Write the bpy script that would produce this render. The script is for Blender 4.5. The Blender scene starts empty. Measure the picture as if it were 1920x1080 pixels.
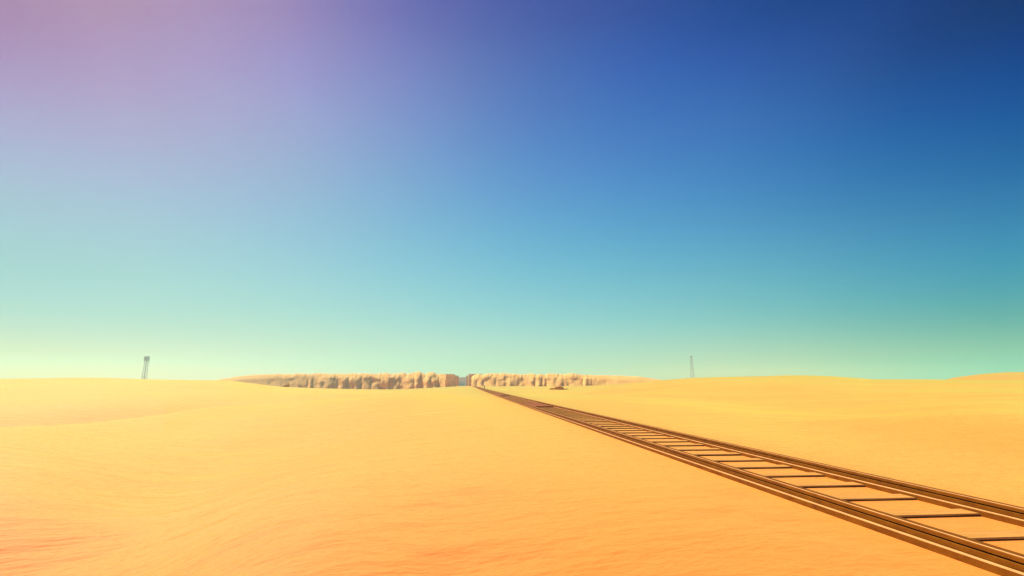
import bpy, bmesh, math, random
import numpy as np
from mathutils import Vector, Matrix

random.seed(4)
scene = bpy.context.scene
col = scene.collection

# ------------------------------------------------------------------ constants
F = 960.0                       # focal length in photograph pixels (1920 wide)
PITCH = math.atan(182.5 / 960)  # camera tilted up
H = 1.3                         # eye height
AZ = math.radians(-5.146)       # heading of the track
TX, TY = math.sin(AZ), math.cos(AZ)     # along the track
NX, NY = TY, -TX                        # to the right of the track
SUN_AZ = math.radians(-43)      # left of straight ahead
SUN_EL = math.radians(43)

def srgb(r, g, b):
    def c(x):
        x /= 255.0
        return x / 12.92 if x <= 0.04045 else ((x + 0.055) / 1.055) ** 2.4
    return (c(r), c(g), c(b))

def slope_az(u, v):
    """bearing and rise-per-metre of the sight line through a photograph pixel"""
    X = (u - 960) / F; Y = -(v - 540) / F
    fy = math.cos(PITCH) - Y * math.sin(PITCH)
    fz = Y * math.cos(PITCH) + math.sin(PITCH)
    return math.atan2(X, fy), fz / math.hypot(X, fy)

def bearing(u):
    return math.atan((u - 960) / (F / math.cos(PITCH)))

# ------------------------------------------------------------------ numpy noise
_rng = np.random.RandomState(11)
_perm = _rng.rand(256, 256)
def vnoise(x, y):
    x = np.asarray(x, float); y = np.asarray(y, float)
    xi = np.floor(x).astype(int); yi = np.floor(y).astype(int)
    fx = x - xi; fy = y - yi
    fx = fx * fx * fx * (fx * (fx * 6 - 15) + 10); fy = fy * fy * fy * (fy * (fy * 6 - 15) + 10)
    g = lambda a, b: _perm[a & 255, b & 255]
    return ((g(xi, yi) * (1 - fx) + g(xi + 1, yi) * fx) * (1 - fy)
            + (g(xi, yi + 1) * (1 - fx) + g(xi + 1, yi + 1) * fx) * fy) * 2 - 1
def fbm(x, y, o=4):
    s = 0; a = 1; t = 0
    for k in range(o):
        s = s + a * vnoise(x * 2 ** k + 17.3 * k, y * 2 ** k + 5.1 * k); t += a; a *= .5
    return s / t
def sstep(a, b, x):
    t = np.clip((x - a) / (b - a), 0, 1)
    return t * t * (3 - 2 * t)

# ------------------------------------------------------------------ terrain height
CREST = [  # bearing (as photograph column), skyline row, distance of the crest, fall beyond it
    (-1400, 706, 90, 2), (-600, 709, 95, 2), (0, 710, 105, 2), (90, 709.2, 108, 2), (130, 708.2, 110, 2), (190, 708.2, 112, 2), (250, 710.3, 118, 2), (300, 711.8, 122, 2.5),
    (345, 712.4, 125, 3), (400, 712.8, 128, 3), (433, 713.3, 130, 3), (467, 717.3, 132, 3), (517, 724, 135, 3.5), (567, 727, 138, 4),
    (667, 729.2, 140, 4), (730, 730, 142, 4), (780, 729, 150, 3.5), (820, 726.8, 170, 2.5), (850, 724.6, 230, 1), (866, 723.8, 330, .2), (905, 723.8, 330, .0),
    (960, 723.6, 300, .0), (1060, 724, 260, .0), (1110, 723, 230, .3), (1140, 721.3, 205, 1), (1180, 718.6, 185, 1.5), (1220, 715.6, 170, 2), (1250, 712.4, 158, 2), (1300, 708.8, 150, 2),
    (1350, 707.4, 145, 2), (1420, 706.4, 140, 2), (1470, 704.9, 136, 2), (1510, 704.5, 134, 2), (1560, 705.6, 130, 2), (1600, 708, 127, 2),
    (1640, 711.2, 125, 2), (1720, 711.6, 122, 3), (1770, 712.6, 120, 3), (1850, 713.2, 118, 3), (1960, 713.2, 115, 3), (2400, 712, 105, 3), (3300, 709, 100, 3)]
_cu = np.array([c[0] for c in CREST], float)
_cs = np.array([slope_az(c[0], c[1])[1] for c in CREST])
_cd = np.array([c[2] for c in CREST], float)
_cf = np.array([c[3] for c in CREST], float)
DUNE2 = [(1700, 714), (1770, 713), (1800, 707.5), (1850, 701.2), (1890, 698.4), (1940, 697.6), (2100, 699), (2500, 708), (3000, 712)]
_du = np.array([c[0] for c in DUNE2], float)
_ds = np.array([slope_az(c[0], c[1])[1] for c in DUNE2])
def smooth_interp(u, cu, cv):
    return (np.interp(u - 9, cu, cv) + 2 * np.interp(u - 3, cu, cv) + 2 * np.interp(u + 3, cu, cv) + np.interp(u + 9, cu, cv)) / 6

def flow(x, y):
    """runs across the wind ripples, whose crests swing from away-and-right on the left to sideways on the right"""
    return y - (-.85 * 1.3 * np.log1p(np.exp(-(x + 1.2) / 1.3)) + .10 * x)
def height(x, y):
    x = np.asarray(x, float); y = np.asarray(y, float)
    d = np.hypot(x, y) + 1e-6
    phi = np.arctan2(x, y)
    ph = np.clip(phi, -1.18, 1.18)
    u = 960 + F / math.cos(PITCH) * np.tan(ph)
    s = smooth_interp(u, _cu, _cs); D = smooth_interp(u, _cu, _cd); fall = smooth_interp(u, _cu, _cf)
    zc = H + s * D
    rise = sstep(0, 1, (d - 24) / np.maximum(D - 24, 1))
    z = np.where(d < D, zc * rise, zc - fall * sstep(0, 70, d - D))
    # second dune far to the right
    z2 = (H + smooth_interp(u, _du, _ds) * 300) + 1.0
    z = z + np.where((u > 1690) & (d > D), z2 * np.exp(-((d - 300) / 75) ** 2), 0) * sstep(1690, 1790, u)
    # low swells between the eye and the crest
    lat = np.abs(x * NX + y * NY - 4.55)
    keep = sstep(1.6, 9, lat)
    near = np.clip(d / 22, 0.0, 1)
    z = z + keep * near * (1 - .85 * rise) * (.9 * fbm(x / 24 + 3.1, y / 30 + 1.7, 2) + .10 * fbm(x / 7, y / 9 + 7, 2))
    # a shallow trough on the left: one bank faces the light, the other turns away
    xr = x + 4.6 + .17 * (y - 4)
    z = z - .28 * np.exp(-(xr / 1.9) ** 2) * (1 - sstep(14, 30, d))
    # nearer crest on the left with a hollow behind it
    dc = np.interp(u, [-400, 0, 317, 520, 700], [16.5, 18.5, 27, 40, 46])
    wz = 1 - sstep(330, 640, u)
    z = z + wz * (.5 * np.exp(-((d - dc) / 5.0) ** 2) - 1.5 * np.exp(-((d - dc - 13) / 9.0) ** 2))
    # hummocks whose near slopes rise away from the eye, lower left and right
    z = z + keep * .46 * (1 - sstep(20, 420, u)) * sstep(4.2, 9, d) * (1 - sstep(13, 30, d))
    z = z + keep * .8 * sstep(1400, 1920, u) * sstep(7, 20, d) * (1 - sstep(40, 90, d))
    mid = np.exp(-((u - 600) / 270) ** 2)
    z = z - keep * .30 * (1 - mid) * (1 - sstep(3.2, 8.5, d))
    z = z + keep * .24 * mid * (1 - sstep(4.5, 20, d)) * sstep(1.0, 5.0, d)
    # wind ripples
    z = z + keep * sstep(1, 5, d) * (1 - sstep(25, 50, d)) * (.030 * fbm(flow(x, y) * .62, x * .50 + 5, 3))
    return z

def ground(x, y):
    return float(height(np.array([x]), np.array([y]))[0])

def ground_at(u, d):
    a = bearing(u)
    x, y = math.sin(a) * d, math.cos(a) * d
    return x, y, ground(x, y)

# ------------------------------------------------------------------ object helpers
def link(o, parent=None):
    col.objects.link(o)
    if parent is not None:
        o.parent = parent
    return o
def tag(o, label=None, cat=None, group=None, kind=None):
    if label: o['label'] = label
    if cat: o['category'] = cat
    if group: o['group'] = group
    if kind: o['kind'] = kind
    return o
def empty(name, loc):
    o = bpy.data.objects.new(name, None); o.location = loc; o.empty_display_size = .3
    return link(o)
def mesh_obj(name, verts, faces, mat, parent=None, smooth=False):
    me = bpy.data.meshes.new(name)
    me.from_pydata([tuple(map(float, v)) for v in verts], [], [tuple(int(i) for i in f) for f in faces])
    for m in (mat if isinstance(mat, (list, tuple)) else [mat]):
        me.materials.append(m)
    if smooth:
        me.polygons.foreach_set('use_smooth', [True] * len(me.polygons))
    me.update()
    return link(bpy.data.objects.new(name, me), parent)
class MB:
    def __init__(self): self.v = []; self.f = []
    def add(self, vs, fs):
        n = len(self.v); self.v += [tuple(p) for p in vs]; self.f += [tuple(i + n for i in q) for q in fs]
    def bar(self, a, b, w, h=None):
        a = Vector(a); b = Vector(b); h = h or w
        t = (b - a).normalized()
        up = Vector((0, 0, 1)) if abs(t.z) < .9 else Vector((0, 1, 0))
        s = t.cross(up).normalized() * w / 2; q = s.cross(t).normalized() * h / 2
        vs = [p + i * s + j * q for p in (a, b) for i, j in ((-1, -1), (1, -1), (1, 1), (-1, 1))]
        self.add(vs, [(0, 3, 2, 1), (4, 5, 6, 7), (0, 1, 5, 4), (1, 2, 6, 5), (2, 3, 7, 6), (3, 0, 4, 7)])
    def box(self, c, sx, sy, sz, rz=0.0, bevel=0.0):
        bm = bmesh.new(); bmesh.ops.create_cube(bm, size=1)
        for v in bm.verts: v.co = Vector((v.co.x * sx, v.co.y * sy, v.co.z * sz))
        if bevel: bmesh.ops.bevel(bm, geom=bm.edges[:], offset=bevel, segments=2, affect='EDGES', profile=.6)
        cr, sr = math.cos(rz), math.sin(rz)
        vs = [(c[0] + v.co.x * cr - v.co.y * sr, c[1] + v.co.x * sr + v.co.y * cr, c[2] + v.co.z) for v in bm.verts]
        bm.verts.index_update()
        self.add(vs, [tuple(v.index for v in f.verts) for f in bm.faces]); bm.free()
    def build(self, name, mat, parent=None, smooth=False):
        return mesh_obj(name, self.v, self.f, mat, parent, smooth)

# ------------------------------------------------------------------ materials
def new_mat(name):
    m = bpy.data.materials.new(name); m.use_nodes = True
    nt = m.node_tree
    return m, nt, nt.nodes['Principled BSDF']
def N(nt, t, **kw):
    n = nt.nodes.new(t)
    for k, v in kw.items(): setattr(n, k, v)
    return n
def noise_node(nt, vec, scale, detail=4, rough=.55):
    n = N(nt, 'ShaderNodeTexNoise'); n.inputs['Scale'].default_value = scale
    n.inputs['Detail'].default_value = detail; n.inputs['Roughness'].default_value = rough
    nt.links.new(vec, n.inputs['Vector']); return n.outputs['Fac']
def ramp(nt, fac, stops):
    r = N(nt, 'ShaderNodeValToRGB'); e = r.color_ramp.elements
    e[0].position, e[0].color = stops[0][0], (*stops[0][1], 1)
    e[1].position, e[1].color = stops[-1][0], (*stops[-1][1], 1)
    for p, c in stops[1:-1]:
        k = e.new(p); k.color = (*c, 1)
    nt.links.new(fac, r.inputs['Fac']); return r.outputs['Color']
def mapping(nt, scale, rot=(0, 0, 0), coord='Object'):
    tc = N(nt, 'ShaderNodeTexCoord'); mp = N(nt, 'ShaderNodeMapping')
    mp.inputs['Scale'].default_value = scale; mp.inputs['Rotation'].default_value = rot
    nt.links.new(tc.outputs[coord], mp.inputs['Vector']); return mp.outputs['Vector']
def bump(nt, b, heights):
    prev = None
    for h, strength, dist in heights:
        k = N(nt, 'ShaderNodeBump'); k.inputs['Strength'].default_value = strength; k.inputs['Distance'].default_value = dist
        nt.links.new(h, k.inputs['Height'])
        if prev is not None: nt.links.new(prev, k.inputs['Normal'])
        prev = k.outputs['Normal']
    nt.links.new(prev, b.inputs['Normal'])

def sand_material():
    m, nt, b = new_mat('dune_sand')
    big = noise_node(nt, mapping(nt, (.05, .035, .05)), 1.0, 3)
    c = ramp(nt, big, [(.3, (.70, .132, .016)), (.7, (.78, .178, .022))])
    streak = noise_node(nt, mapping(nt, (.62, 1.15, .6), coord='UV'), 1.0, 6, .62)
    c2 = ramp(nt, streak, [(.30, (.80, .68, .60)), (.44, (1, 1, 1)), (1, (1, 1, 1))])
    mx = N(nt, 'ShaderNodeMix', data_type='RGBA', blend_type='MULTIPLY'); mx.inputs['Factor'].default_value = .8
    nt.links.new(c, mx.inputs[6]); nt.links.new(c2, mx.inputs[7])
    nt.links.new(mx.outputs[2], b.inputs['Base Color'])
    b.inputs['Roughness'].default_value = .8
    b.inputs['Specular IOR Level'].default_value = 0.3
    b.inputs['Specular Tint'].default_value = (1, .80, .16, 1)
    b.inputs['Sheen Weight'].default_value = 1.0
    b.inputs['Sheen Roughness'].default_value = .3
    b.inputs['Sheen Tint'].default_value = (1, 1, .20, 1)
    sh = N(nt, 'ShaderNodeBsdfSheen', distribution='MICROFIBER'); sh.inputs['Color'].default_value = (.44, .51, .105, 1); sh.inputs['Roughness'].default_value = .28
    ad = N(nt, 'ShaderNodeAddShader'); om = [n for n in nt.nodes if n.type == 'OUTPUT_MATERIAL'][0]
    nt.links.new(b.outputs[0], ad.inputs[0]); nt.links.new(sh.outputs[0], ad.inputs[1]); nt.links.new(ad.outputs[0], om.inputs['Surface'])
    rip = noise_node(nt, mapping(nt, (.75, 1.35, 1), coord='UV'), 1.3, 5, .6)
    grain = noise_node(nt, mapping(nt, (9, 9, 9)), 1.0, 5, .7)
    bump(nt, b, [(rip, .55, .14), (grain, .2, .02)])
    return m
def rock_material(name, lo, hi):
    m, nt, b = new_mat(name)
    n = noise_node(nt, mapping(nt, (.25, .25, .5)), 1.0, 6, .6)
    nt.links.new(ramp(nt, n, [(.3, lo), (.7, hi)]), b.inputs['Base Color'])
    b.inputs['Roughness'].default_value = .95; b.inputs['Specular IOR Level'].default_value = .1
    bump(nt, b, [(noise_node(nt, mapping(nt, (.9, .9, .6)), 1.0, 7, .65), .6, .5)])
    return m
def rust_material(name, lo, hi, rough=.8):
    m, nt, b = new_mat(name)
    n = noise_node(nt, mapping(nt, (6, 6, 14)), 1.0, 6, .65)
    nt.links.new(ramp(nt, n, [(.3, lo), (.5, tuple((a + c) / 2 for a, c in zip(lo, hi))), (.72, hi)]), b.inputs['Base Color'])
    b.inputs['Roughness'].default_value = rough; b.inputs['Specular IOR Level'].default_value = .06
    bump(nt, b, [(noise_node(nt, mapping(nt, (40, 40, 40)), 1.0, 4, .6), .3, .006)])
    return m
def wood_material(name, lo, hi):
    m, nt, b = new_mat(name)
    n = noise_node(nt, mapping(nt, (2.2, 34, 20)), 1.0, 6, .65)
    nt.links.new(ramp(nt, n, [(.28, lo), (.68, hi)]), b.inputs['Base Color'])
    b.inputs['Roughness'].default_value = .85; b.inputs['Specular IOR Level'].default_value = .05
    bump(nt, b, [(n, .4, .01)])
    return m
SAND = sand_material()
PALEROCK = rock_material('tan_crest_rock', (.62, .36, .09), (.80, .48, .13))
ROCK = rock_material('sandy_cliff_rock', (.80, .43, .11), (.92, .52, .14))
DARKROCK = rock_material('brown_boulder_rock', (.60, .30, .07), (.80, .42, .10))
FARROCK = rock_material('hazed_far_canyon_rock', (.74, .62, .48), (.86, .74, .58))  # lightened canyon rock, distance haze put into the colour
WALLROCK = rock_material('canyon_wall_rock', (.56, .36, .12), (.68, .44, .16))
RUST = rust_material('brown_rusted_steel', (.115, .034, .001), (.20, .072, .003))
FOOT = rust_material('pale_rail_strip', (.56, .26, .08), (.68, .34, .12), .7)  # paler strip on the foot tops and one head edge
GROOVE = rust_material('shaded_rail_groove', (.010, .003, .003), (.02, .006, .005))  # shadow under the rail head, painted as near-black colour
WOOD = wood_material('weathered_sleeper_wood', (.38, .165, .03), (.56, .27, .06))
WOODSIDE = wood_material('shaded_sleeper_side', (.09, .036, .007), (.15, .062, .014))  # near face only: its shade is put into a darker wood colour
PANEL = wood_material('reddish_plank_wood', (.16, .045, .010), (.27, .08, .02))
STEEL = rust_material('hazed_tower_steel', (.46, .58, .58), (.56, .68, .67), .6)  # pale bluish tone carries the distance haze in the colour
POSTM = rust_material('dark_post_iron', (.025, .02, .015), (.05, .04, .03))

# ------------------------------------------------------------------ ground
def build_ground():
    az = np.concatenate([np.radians(np.arange(-60, 60.01, .25)), np.radians(np.arange(63, 299.9, 3.0))])
    rad = np.concatenate([np.arange(.4, 3, .2), 3 * np.exp(np.arange(0, 1.0001, 1 / 250) * math.log(900 / 3))])
    A, R = np.meshgrid(az, rad)
    X = R * np.sin(A); Y = R * np.cos(A); Z = height(X, Y)
    n, k = R.shape
    verts = np.stack([X, Y, Z], -1).reshape(-1, 3)
    verts = np.vstack([verts, [[0, 0, ground(0.01, 0.01)]]])
    i, j = np.meshgrid(np.arange(n - 1), np.arange(k), indexing='ij')
    j2 = (j + 1) % k
    quads = np.stack([i * k + j, (i + 1) * k + j, (i + 1) * k + j2, i * k + j2], -1).reshape(-1, 4)
    me = bpy.data.meshes.new('ground')
    c = len(verts) - 1
    tris = [(c, j0, (j0 + 1) % k) for j0 in range(k)]
    me.from_pydata(verts.tolist(), [], quads[:, ::-1].tolist() + tris)
    me.materials.append(SAND)
    me.polygons.foreach_set('use_smooth', [True] * len(me.polygons))
    me.update()
    uvl = me.uv_layers.new(name='wind')
    vi = np.empty(len(me.loops), dtype=np.int32); me.loops.foreach_get('vertex_index', vi)
    uv = np.stack([verts[:, 0], flow(verts[:, 0], verts[:, 1])], -1)[vi]
    uvl.data.foreach_set('uv', uv.astype(np.float32).ravel())
    o = link(bpy.data.objects.new('ground', me))
    bm = bmesh.new(); bm.from_mesh(me); bmesh.ops.recalc_face_normals(bm, faces=bm.faces)
    if sum(f.normal.z for f in list(bm.faces)[:500]) < 0: bmesh.ops.reverse_faces(bm, faces=bm.faces)
    bm.to_mesh(me); bm.free()
    tag(o, 'rolling orange desert sand with low wind-shaped dunes', 'ground', kind='structure')
build_ground()

# ------------------------------------------------------------------ railway
def tr(s, lat, z=0.0):
    return (TX * s + NX * lat, TY * s + NY * lat, z)
def track_z(s):
    return ground(*tr(s, 4.56)[:2])
SS = [-3.0 + 1.0 * i for i in range(40)] + [37 + 3.0 * i for i in range(1, 98)]
ZS = [track_z(max(s, 0)) for s in SS]
def extrude_profile(name, pts, lat0, mats, idx, parent):
    v = []; f = []; n = len(pts)
    for s, z in zip(SS, ZS):
        v += [tr(s, lat0 + px, z + pz) for px, pz in pts]
    for k in range(len(SS) - 1):
        for a in range(n):
            b = (a + 1) % n
            f.append((k * n + a, k * n + b, (k + 1) * n + b, (k + 1) * n + a))
    f.append(tuple(range(n))[::-1]); f.append(tuple((len(SS) - 1) * n + a for a in range(n)))
    o = mesh_obj(name, v, f, mats, parent)
    for q, p in enumerate(o.data.polygons):
        p.material_index = idx[q % n] if q < (len(SS) - 1) * n else 0
    return o
track = empty('railway_track', tr(5, 4.56, 0))
tag(track, 'brown rusted railway track with wooden sleepers crossing the sand to the gap in the cliffs', 'railway track')
def part_of(o, root):
    """keep world placement when the part hangs under an Empty that stands elsewhere"""
    o.parent = root
    o.data.transform(Matrix.Translation(-Vector(root.location)))
    return o
# head and web as one rolled bar; the foot under it is its own piece
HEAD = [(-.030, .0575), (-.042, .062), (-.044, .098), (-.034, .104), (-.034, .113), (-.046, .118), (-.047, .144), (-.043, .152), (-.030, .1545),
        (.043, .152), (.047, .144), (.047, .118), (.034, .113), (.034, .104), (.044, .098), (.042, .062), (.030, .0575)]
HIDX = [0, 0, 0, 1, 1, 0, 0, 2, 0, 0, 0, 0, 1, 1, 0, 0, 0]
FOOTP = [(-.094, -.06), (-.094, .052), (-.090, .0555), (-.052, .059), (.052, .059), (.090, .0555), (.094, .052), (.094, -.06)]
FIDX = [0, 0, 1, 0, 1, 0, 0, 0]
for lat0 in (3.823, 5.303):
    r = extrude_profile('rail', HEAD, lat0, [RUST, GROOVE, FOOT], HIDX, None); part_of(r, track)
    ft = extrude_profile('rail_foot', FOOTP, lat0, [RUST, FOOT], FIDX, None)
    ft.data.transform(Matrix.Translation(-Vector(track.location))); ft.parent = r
    ft['label'] = 'wide rail foot with a pale top edge'

def sleeper_geom(mb, w, l, h):
    """squared beam with slightly rounded top edges; drift of sand against its far side is the ground"""
    b = .012
    prof = [(-w / 2, -.08), (-w / 2, h - b), (-w / 2 + b, h), (w / 2 - b, h), (w / 2, h - b), (w / 2, -.08)]
    n = len(prof); v = []
    for x in (-l / 2, l / 2):
        v += [(x, py, pz) for py, pz in prof]
    f = [(a, (a + 1) % n, n + (a + 1) % n, n + a) for a in range(n)] + [tuple(range(n)), tuple(range(n, 2 * n))[::-1]]
    mb.add(v, f)
def sleeper_mesh(k):
    mb = MB(); sleeper_geom(mb, .23 + .012 * random.uniform(-1, 1), 1.47, .028 + .004 * random.uniform(-1, 1))
    me = bpy.data.meshes.new('sleeper')
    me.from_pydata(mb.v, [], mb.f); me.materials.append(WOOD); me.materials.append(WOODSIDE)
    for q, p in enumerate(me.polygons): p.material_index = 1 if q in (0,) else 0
    me.update(); return me
meshes = [sleeper_mesh(k) for k in range(6)]
S0 = 5.07 - 3 * .7643 + .10
first = None
for k in range(100):
    s = S0 + .7643 * k
    me = meshes[random.randrange(6)]
    if first is None:
        o = bpy.data.objects.new('sleeper', me); first = o
    else:
        o = first.copy(); o.data = me; o.name = 'sleeper'
    o.location = Vector(tr(s, 4.563, track_z(s))) - Vector(track.location)
    o.rotation_euler = (0, 0, -AZ + random.uniform(-.008, .008))
    link(o, track)
mb = MB()
for k in range(100, 410):
    s = S0 + .7643 * k
    z = track_z(s)
    t = MB(); sleeper_geom(t, .23, 1.47, .026)
    mb.add([tr(s + py, 4.563 + px, z + pz) for px, py, pz in t.v], t.f)
o = mb.build('sleeper_row', [WOOD, WOODSIDE])
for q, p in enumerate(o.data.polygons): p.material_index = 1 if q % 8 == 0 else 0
part_of(o, track); tag(o, 'far sleepers running together in the distance', kind='stuff')

# boards laid between the rails
def deck(s0, s1, label):
    mb = MB(); n = 7; w = 1.26 / n
    zc = track_z((s0 + s1) / 2)
    for i in range(n):
        la = 3.935 + w * (i + .5)
        c = tr((s0 + s1) / 2 + random.uniform(-.15, .15), la, zc + .06 + .004 * (i % 2))
        mb.box(c, w - .012, s1 - s0, .05, -AZ, .006)
    o = mb.build('crossing_deck', PANEL)
    root = Vector(tr((s0 + s1) / 2, 4.56, zc)); o.data.transform(Matrix.Translation(-root)); o.location = root
    tag(o, label, 'plank deck', 'plank decks lying between the rails')
deck(30.6, 37.2, 'larger reddish brown plank deck lying between the rails, nearer of the two')
deck(61, 71, 'small distant reddish plank deck between the rails, closer to the thin post')

# ------------------------------------------------------------------ cliffs
def cliff(name, us, tops, dists, amps, label, seed, depth=80, cell=7.5, base=-6.0):
    us0 = np.array([t[0] for t in tops], float)
    u = np.arange(us[0], us[1] + .01, .55)
    vt = np.interp(u, us0, [t[1] for t in tops])
    D = np.interp(u, [d[0] for d in dists], [d[1] for d in dists])
    A = np.interp(u, [a[0] for a in amps], [a[1] for a in amps])
    phi = np.array([bearing(q) for q in u])
    zt = np.array([H + slope_az(q, v)[1] * d for q, v, d in zip(u, vt, D)])
    px = np.sin(phi) * D; py = np.cos(phi) * D
    s = np.concatenate([[0], np.cumsum(np.hypot(np.diff(px), np.diff(py)))])
    nt_ = 34
    ts = np.linspace(0, 1, nt_)
    verts = []; rows = []
    wob = fbm(s / 11 + seed, s * 0 + seed, 3)
    ph = s / cell + 1.5 * wob
    cellid = np.floor(ph)
    reach = .5 + .5 * _perm[(cellid.astype(int) * 7 + seed * 13) & 255, 3]           # how far each buttress stands out
    topcut = .62 + .36 * _perm[(cellid.astype(int) * 5 + seed * 31) & 255, 9]        # how high it climbs
    lump = np.abs(np.sin(np.pi * ph)) ** .8
    for t in ts:
        z = base + (zt - base) * t
        shoulder = sstep(0, .30, np.clip(topcut - t + .10, 0, 1)) * .85 + .15
        out = A * (2.3 * lump * reach * shoulder)
        out = out + A * (1.2 * fbm(s / 4.5 + seed, z / 3.4 + 3, 2) + .10 * fbm(s / .9, z / 1.0 + seed, 2))
        out = out + 3.2 * (1 - t) ** 2 + A * 9.5 * (1 - t) + (1 - A) * 16 * (1 - t) ** 1.2        # scree / smooth sandy end
        out = out - 2.6 * np.clip((t - .8) / .2, 0, 1) ** 1.7
        r = D - out
        zz = z + np.where(t > .8, A * .5 * fbm(s / 2.0 + 9, s * 0 + t * 3, 2), 0)
        verts.append(np.stack([np.sin(phi) * r, np.cos(phi) * r, zz], -1))
    last = verts[-1]
    for back, dz in ((6, -.25), (depth * .5, -1.2), (depth, -2.5)):
        r = D + 3 + back
        verts.append(np.stack([np.sin(phi) * r, np.cos(phi) * r, last[:, 2] + dz], -1))
    r = D + 6 + depth
    verts.append(np.stack([np.sin(phi) * r, np.cos(phi) * r, np.full_like(r, base)], -1))
    V = np.stack(verts, 0); n, k = V.shape[:2]
    f = [(i * k + j, i * k + j + 1, (i + 1) * k + j + 1, (i + 1) * k + j) for i in range(n - 1) for j in range(k - 1)]
    f += [tuple(i * k for i in range(n)), tuple(i * k + k - 1 for i in range(n))[::-1]]
    o = mesh_obj(name, V.reshape(-1, 3), f, ROCK, None, True)
    tag(o, label, 'cliff', kind='structure')
    return o
cliff('cliff', (395, 836),
      [(395, 714), (420, 709.5), (445, 705.5), (470, 702.8), (500, 701.3), (550, 700.7), (640, 700.3), (716, 700.2), (722, 699.4), (726, 698.8), (731, 700.2), (760, 700.2),
       (770, 698.8), (776, 697.4), (784, 697.6), (790, 698.6), (797, 699.8), (801, 697.6), (807, 696.6), (813, 698.4), (818, 700.4), (832, 701), (836, 701.6)],
      [(395, 306), (500, 294), (700, 276), (836, 264)],
      [(395, 0), (490, .06), (540, .5), (620, .85), (700, 1), (836, 1)],
      'long pale eroded sandstone cliff left of the railway, tapering to a smooth dune at its far left', 3)
cliff('cliff', (884, 1242),
      [(884, 707), (886.5, 704.2), (890, 702.6), (896, 701.4), (912, 700.9), (930, 700.4), (938, 699.6), (945, 699.2), (952, 700.4), (975, 700.5), (1000, 701.2), (1066, 701.2), (1072, 700.4), (1080, 701.6), (1120, 703.2),
       (1170, 704.4), (1200, 706.2), (1220, 709), (1242, 712.5)],
      [(884, 279), (900, 276), (1000, 269), (1100, 264), (1242, 258)],
      [(884, .9), (1000, 1), (1090, .8), (1130, .35), (1180, .12), (1242, 0)],
      'long shaded sandstone cliff right of the railway, sinking into the dunes on its right', 8)

# square-cut canyon walls further back beside the gap
def canyon_wall(u0, u1, v, d, deep, label, mat=None):
    a0, s0 = slope_az(u0, v); a1, s1 = slope_az(u1, v)
    z = H + (s0 + s1) / 2 * d
    nx, nz = 10, 8
    p0 = Vector((math.sin(a0) * d, math.cos(a0) * d, 0)); p1 = Vector((math.sin(a1) * d, math.cos(a1) * d, 0))
    back = Vector((TX, TY, 0)) * deep
    mb = MB(); v_ = []
    ring = []
    m = 8
    pts = [p0.lerp(p1, i / m) for i in range(m + 1)] + [(p1 + back).lerp(p0 + back, i / m) for i in range(m + 1)]
    n = len(pts)
    for j in range(nz + 1):
        zz = -6 + (z + 6) * j / nz
        for i, p in enumerate(pts):
            e = .5 * float(fbm(np.array([p.x / 5 + i]), np.array([zz / 4 + u0]), 2)[0]) if 0 < j < nz else 0
            v_.append((p.x + e * TX, p.y + e * TY, zz))
    f = [(j * n + i, j * n + (i + 1) % n, (j + 1) * n + (i + 1) % n, (j + 1) * n + i) for j in range(nz) for i in range(n)]
    f.append(tuple(nz * n + i for i in range(n)))
    o = mesh_obj('canyon_wall', v_, f, mat or WALLROCK)
    c = (p0 + p1) / 2
    o.data.transform(Matrix.Translation(-c)); o.location = c
    tag(o, label, 'rock wall', 'square-cut rock walls around the gap')
canyon_wall(826, 852, 701.4, 360, 60, 'tall flat-topped brown rock wall butting against the left cliff')
canyon_wall(849, 858.7, 704.2, 430, 60, 'narrow lower rock step at the left edge of the gap')
canyon_wall(852, 882, 707.2, 640, 40, 'pale hazy low rock wall closing the far end of the gap', FARROCK)
canyon_wall(874.3, 882, 704.2, 430, 60, 'slim lower rock step at the right edge of the gap')
canyon_wall(878.6, 906, 701.4, 370, 60, 'tall flat-topped brown rock wall half hidden behind the right cliff')

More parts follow.
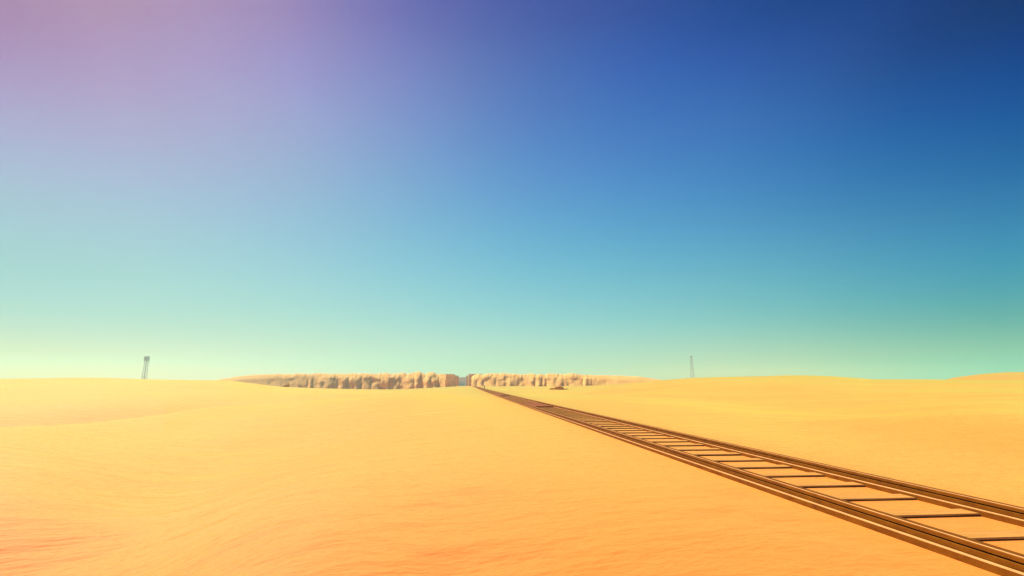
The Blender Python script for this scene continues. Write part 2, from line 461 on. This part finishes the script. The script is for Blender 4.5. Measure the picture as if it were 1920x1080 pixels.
# ------------------------------------------------------------------ lattice towers
def tower(u, vtop, d, wb, wt, label, head=True):
    x, y, z0 = ground_at(u, d)
    z0 -= .5
    a, s = slope_az(u, vtop)
    hgt = H + s * d - z0
    root = empty('lattice_tower', (x, y, z0)); root.rotation_euler = (0, 0, -bearing(u) + .18)
    tag(root, label, 'tower', 'steel lattice towers on the skyline')
    th = hgt * (.84 if head else .94)
    cor = [(-1, -1), (1, -1), (1, 1), (-1, 1)]
    W = lambda z: (wb + (wt - wb) * z / th) / 2
    P = lambda c, z: (c[0] * W(z), c[1] * W(z), z)
    lw = .15
    for c in cor:
        m_ = MB(); m_.bar(P(c, -1), P(c, th), lw); m_.build('leg', STEEL, root)
    nb = 5
    br = MB()
    for k in range(nb):
        z1, z2 = th * k / nb, th * (k + 1) / nb
        for q in range(4):
            c, e = cor[q], cor[(q + 1) % 4]
            br.bar(P(c, z2), P(e, z2), .11)
            br.bar(P(c, z1), P(e, z2), .075); br.bar(P(e, z1), P(c, z2), .075)
    br.build('bracing', STEEL, root)
    pm = MB()
    n = 12; r = .36 if head else .2
    vs = [(r * math.cos(2 * math.pi * i / n), r * math.sin(2 * math.pi * i / n), z) for z in (-1, th + .2) for i in range(n)]
    pm.add(vs, [(i, (i + 1) % n, n + (i + 1) % n, n + i) for i in range(n)] + [tuple(range(n))[::-1], tuple(range(n, 2 * n))])
    pm.build('riser_pipe', STEEL, root)
    pf = MB(); pf.box((0, 0, th + .35), wt * 1.25, wt * 1.25, .3, 0, .03); pf.build('platform', STEEL, root)
    if head:
        hd = MB(); hw = wt * 1.42
        hd.box((0, 0, (th + .5 + hgt) / 2), hw, hw, hgt - th - .5, 0, .12)
        for sx in (-1, 1):
            for k in range(5): hd.box((sx * (hw / 2 + .04), -hw / 2 + hw * (k + .5) / 5, (th + .5 + hgt) / 2), .12, .18, hgt - th - .9)
        for k in range(5): hd.box((-hw / 2 + hw * (k + .5) / 5, -hw / 2 - .04, (th + .5 + hgt) / 2), .18, .12, hgt - th - .9)
        hd.build('tank', STEEL, root)
        for sx in (-1, 1):
            rl = MB(); rl.bar((sx * hw * .5, -hw * .55, th - 1.6), (sx * hw * .5, -hw * .5, th + .5), .2); rl.build('drain_pipe', STEEL, root)
    else:
        hd = MB(); hd.box((0, 0, (th + .5 + hgt * .985) / 2), wt * .95, wt * .95, hgt * .985 - th - .5, 0, .08)
        hd.bar((0, 0, hgt * .98), (0, 0, hgt), .3)
        hd.build('cabin', STEEL, root)
    return root
tower(268.7, 668, 520, 3.7, 2.25, 'grey lattice tower with a square tank on top behind the left dune')
tower(1299.3, 666.5, 620, 4.6, 1.9, 'faint slender lattice mast with a small cabin behind the right dune', head=False)

# ------------------------------------------------------------------ small things on the sand
def marker_post():
    x, y, _ = tr(166, 6.15); z = ground(x, y)
    root = empty('marker_post', (x, y, z)); tag(root, 'thin dark iron post standing beside the far end of the track', 'post')
    m_ = MB(); m_.bar((0, 0, -.3), (0, 0, .98), .2); m_.build('shaft', POSTM, root)
    m_ = MB(); m_.box((0, 0, 1.02), .28, .28, .1, .3, .02); m_.build('cap', POSTM, root)
marker_post()

def boulder_bm(seed, sx, sy, sz, cut=.18):
    rn = random.Random(seed)
    bm = bmesh.new(); bmesh.ops.create_icosphere(bm, subdivisions=3, radius=1)
    planes = []
    for k in range(11):
        n = Vector((rn.gauss(0, 1), rn.gauss(0, 1), rn.gauss(.2, .7))).normalized(); planes.append((n, rn.uniform(.62, .86)))
    for v in bm.verts:
        for n, dd in planes:
            e = v.co.dot(n) - dd
            if e > 0: v.co -= n * e
    for v in bm.verts:
        v.co += Vector((rn.uniform(-1, 1), rn.uniform(-1, 1), rn.uniform(-1, 1))) * .015
        v.co = Vector((v.co.x * sx, v.co.y * sy, v.co.z * sz))
    return bm
def rock(u, d, pieces, label, cat='rock', mat=None):
    """pieces: (dx, dy, sx, sy, sz, lift, seed) fused into one outcrop"""
    x, y, z = ground_at(u, d)
    V = []; Fc = []
    for dx, dy, sx, sy, sz, lift, sd in pieces:
        bm = boulder_bm(sd, sx, sy, sz); bm.verts.index_update(); n = len(V)
        V += [(v.co.x + dx, v.co.y + dy, v.co.z + lift) for v in bm.verts]; Fc += [tuple(v.index + n for v in f.verts) for f in bm.faces]; bm.free()
    o = mesh_obj('rock_outcrop' if len(pieces) > 1 else 'rock', V, Fc, mat or DARKROCK)
    o.location = (x, y, z); o.rotation_euler = (0, 0, -bearing(u))
    tag(o, label, cat)
rock(1047, 128, [(.35, 0, 1.25, .9, .72, .22, 1), (-.62, -.3, .55, .5, .62, .18, 2), (-1.5, -.1, .85, .5, .40, .08, 3), (1.75, .1, .8, .4, .26, .08, 4), (-.15, .3, .6, .5, .70, .26, 5)],
     'low brown rock outcrop lying on the sand right of the track', 'rock')
rock(536, 133, [(.45, 0, .42, .4, .75, .2, 6), (-.35, .1, .65, .4, .42, .08, 7), (-.9, 0, .4, .3, .2, 0, 8)],
     'small jagged brown rock on the sand crest before the left cliff', 'rock', PALEROCK)
rock(1110.5, 205, [(0, 0, .5, .35, .22, .05, 9)], 'tiny flat dark stone on the sand below the right cliff', 'stone')

# ------------------------------------------------------------------ air
mh = bpy.data.materials.new('desert_haze'); mh.use_nodes = True
nt = mh.node_tree; nt.nodes.clear()
out = N(nt, 'ShaderNodeOutputMaterial'); pv = N(nt, 'ShaderNodeVolumePrincipled')
pv.inputs['Color'].default_value = (.25, .72, .62, 1); pv.inputs['Density'].default_value = .0006; pv.inputs['Anisotropy'].default_value = .5
nt.links.new(pv.outputs['Volume'], out.inputs['Volume'])
hz = MB(); hz.box((0, 0, 16), 1860, 1860, 56); hz = hz.build('haze', mh)
tag(hz, 'thin pale dust haze over the desert', 'haze', kind='stuff')

# ------------------------------------------------------------------ sky
SKY_V = [0, 100, 200, 300, 400, 467, 533, 600, 653, 695]
SKY_U = [12, 240, 492, 720, 962, 1200, 1442, 1908]
SKY = [
    [(159, 92, 146), (166, 115, 173), (169, 144, 193), (167, 167, 202), (164, 184, 201), (165, 192, 199), (173, 200, 197), (198, 208, 189), (242, 216, 165), (296, 225, 128)],
    [(169, 110, 155), (170, 123, 177), (171, 144, 191), (167, 164, 202), (163, 182, 205), (165, 192, 203), (173, 202, 200), (194, 210, 193), (235, 220, 178), (288, 233, 156)],
    [(160, 111, 168), (159, 126, 188), (160, 145, 197), (155, 161, 202), (151, 177, 207), (154, 189, 208), (165, 201, 206), (186, 212, 198), (222, 223, 188), (266, 237, 179)],
    [(112, 86, 170), (123, 110, 184), (127, 131, 195), (126, 150, 202), (128, 169, 207), (135, 183, 209), (149, 197, 209), (174, 211, 204), (208, 225, 196), (243, 239, 189)],
    [(65, 66, 157), (76, 91, 172), (83, 111, 186), (89, 132, 198), (100, 157, 206), (112, 175, 208), (131, 192, 209), (160, 209, 207), (198, 227, 201), (235, 244, 192)],
    [(41, 59, 147), (45, 80, 170), (57, 101, 183), (69, 123, 194), (84, 149, 202), (99, 168, 204), (120, 187, 205), (151, 207, 204), (195, 228, 200), (247, 252, 192)],
    [(13, 50, 129), (34, 72, 156), (47, 95, 173), (56, 116, 185), (74, 141, 193), (91, 161, 197), (111, 181, 197), (143, 202, 195), (193, 228, 193), (257, 261, 194)],
    [(0, 25, 92), (0, 50, 130), (9, 75, 152), (31, 100, 165), (52, 128, 178), (64, 147, 184), (82, 165, 181), (119, 188, 174), (167, 224, 182), (212, 268, 208)]]
def sky_dir(u, v):
    X = (u - 960) / F; Y = -(v - 540) / F
    d = np.array([X, math.cos(PITCH) - Y * math.sin(PITCH), Y * math.cos(PITCH) + math.sin(PITCH)])
    return d / np.linalg.norm(d)
def pchip(x, xs, ys):
    """smooth monotone-ish cubic through the points (Catmull-Rom tangents), linear tangents at the ends"""
    xs = np.asarray(xs, float); ys = np.asarray(ys, float)
    m = np.gradient(ys, xs)
    x = np.clip(x, xs[0], xs[-1]); i = np.clip(np.searchsorted(xs, x) - 1, 0, len(xs) - 2)
    h = xs[i + 1] - xs[i]; t = (x - xs[i]) / h
    return ((1 + 2 * t) * (1 - t) ** 2 * ys[i] + t * (1 - t) ** 2 * h * m[i] + t * t * (3 - 2 * t) * ys[i + 1] + t * t * (t - 1) * h * m[i + 1])
w = bpy.data.worlds.new('World'); scene.world = w; w.use_nodes = True
nt = w.node_tree; nt.nodes.clear()
wo = N(nt, 'ShaderNodeOutputWorld'); bg = N(nt, 'ShaderNodeBackground'); nt.links.new(bg.outputs[0], wo.inputs[0])
tc = N(nt, 'ShaderNodeTexCoord'); sep = N(nt, 'ShaderNodeSeparateXYZ'); nt.links.new(tc.outputs['Generated'], sep.inputs[0])
zs_grid = .74 * np.linspace(0, 1, 30) ** 1.7      # finer steps near the horizon
colx = []; table = []
for u, row in zip(SKY_U, SKY):
    dirs = [sky_dir(u, v) for v in SKY_V]
    zz = np.array([d[2] for d in dirs])[::-1]; cc = np.array([row[i] for i in range(len(row))], float)[::-1]
    # hold the slope beyond the top of the picture for a little, then flatten
    table.append(np.stack([pchip(zs_grid, zz, cc[:, k]) for k in range(3)], -1))
    colx.append(np.mean([d[0] for d in dirs]))
table = np.array(table)          # 5 x nz x 3
fine_x = np.linspace(colx[0], colx[-1], 14)
fine = np.stack([[ [pchip(np.array([fx]), colx, table[:, iz, k])[0] for k in range(3)] for iz in range(len(zs_grid))] for fx in fine_x], 0)
prev = None
mz = N(nt, 'ShaderNodeMapRange'); mz.inputs['From Min'].default_value = 0; mz.inputs['From Max'].default_value = .74
nt.links.new(sep.outputs['Z'], mz.inputs['Value'])
for ci in range(len(fine_x)):
    c = ramp(nt, mz.outputs[0], [(zs_grid[i] / .74, srgb(*np.clip(fine[ci, i], 0, 300))) for i in range(len(zs_grid))])
    if prev is None: prev = c; continue
    mr = N(nt, 'ShaderNodeMapRange'); mr.inputs['From Min'].default_value = fine_x[ci - 1]; mr.inputs['From Max'].default_value = fine_x[ci]
    nt.links.new(sep.outputs['X'], mr.inputs['Value'])
    mx = N(nt, 'ShaderNodeMix', data_type='RGBA'); nt.links.new(mr.outputs[0], mx.inputs[0]); nt.links.new(prev, mx.inputs[6]); nt.links.new(c, mx.inputs[7])
    prev = mx.outputs[2]
sky = N(nt, 'ShaderNodeTexSky', sky_type='NISHITA'); sky.sun_disc = False
sky.sun_elevation = SUN_EL; sky.sun_rotation = SUN_AZ
sk = N(nt, 'ShaderNodeMix', data_type='RGBA', blend_type='MULTIPLY'); sk.inputs[0].default_value = 1; sk.inputs[7].default_value = (.1, .1, .1, 1)
nt.links.new(sky.outputs[0], sk.inputs[6])
fm = N(nt, 'ShaderNodeMix', data_type='RGBA'); fm.inputs[0].default_value = .015
nt.links.new(prev, fm.inputs[6]); nt.links.new(sk.outputs[2], fm.inputs[7])
nt.links.new(fm.outputs[2], bg.inputs['Color']); bg.inputs['Strength'].default_value = .536

# ------------------------------------------------------------------ sun
sl = bpy.data.lights.new('sun', 'SUN'); sl.energy = 5.0; sl.angle = math.radians(.53); sl.color = (1, .93, .8)
so = link(bpy.data.objects.new('sun', sl))
sd = Vector((math.sin(SUN_AZ) * math.cos(SUN_EL), math.cos(SUN_AZ) * math.cos(SUN_EL), math.sin(SUN_EL)))
so.rotation_euler = sd.to_track_quat('Z', 'Y').to_euler(); so.location = sd * 60

# ------------------------------------------------------------------ camera
cam = bpy.data.cameras.new('camera'); cam.sensor_width = 36; cam.lens = 36 * F / 1920; cam.clip_start = .05; cam.clip_end = 6000
co = link(bpy.data.objects.new('camera', cam)); co.location = (0, 0, H); co.rotation_euler = (math.pi / 2 + PITCH, 0, 0)
scene.camera = co

scene.view_settings.view_transform = 'Standard'; scene.view_settings.look = 'None'
scene.view_settings.gamma = 1; scene.view_settings.exposure = 0.9; scene.view_settings.use_curve_mapping = False
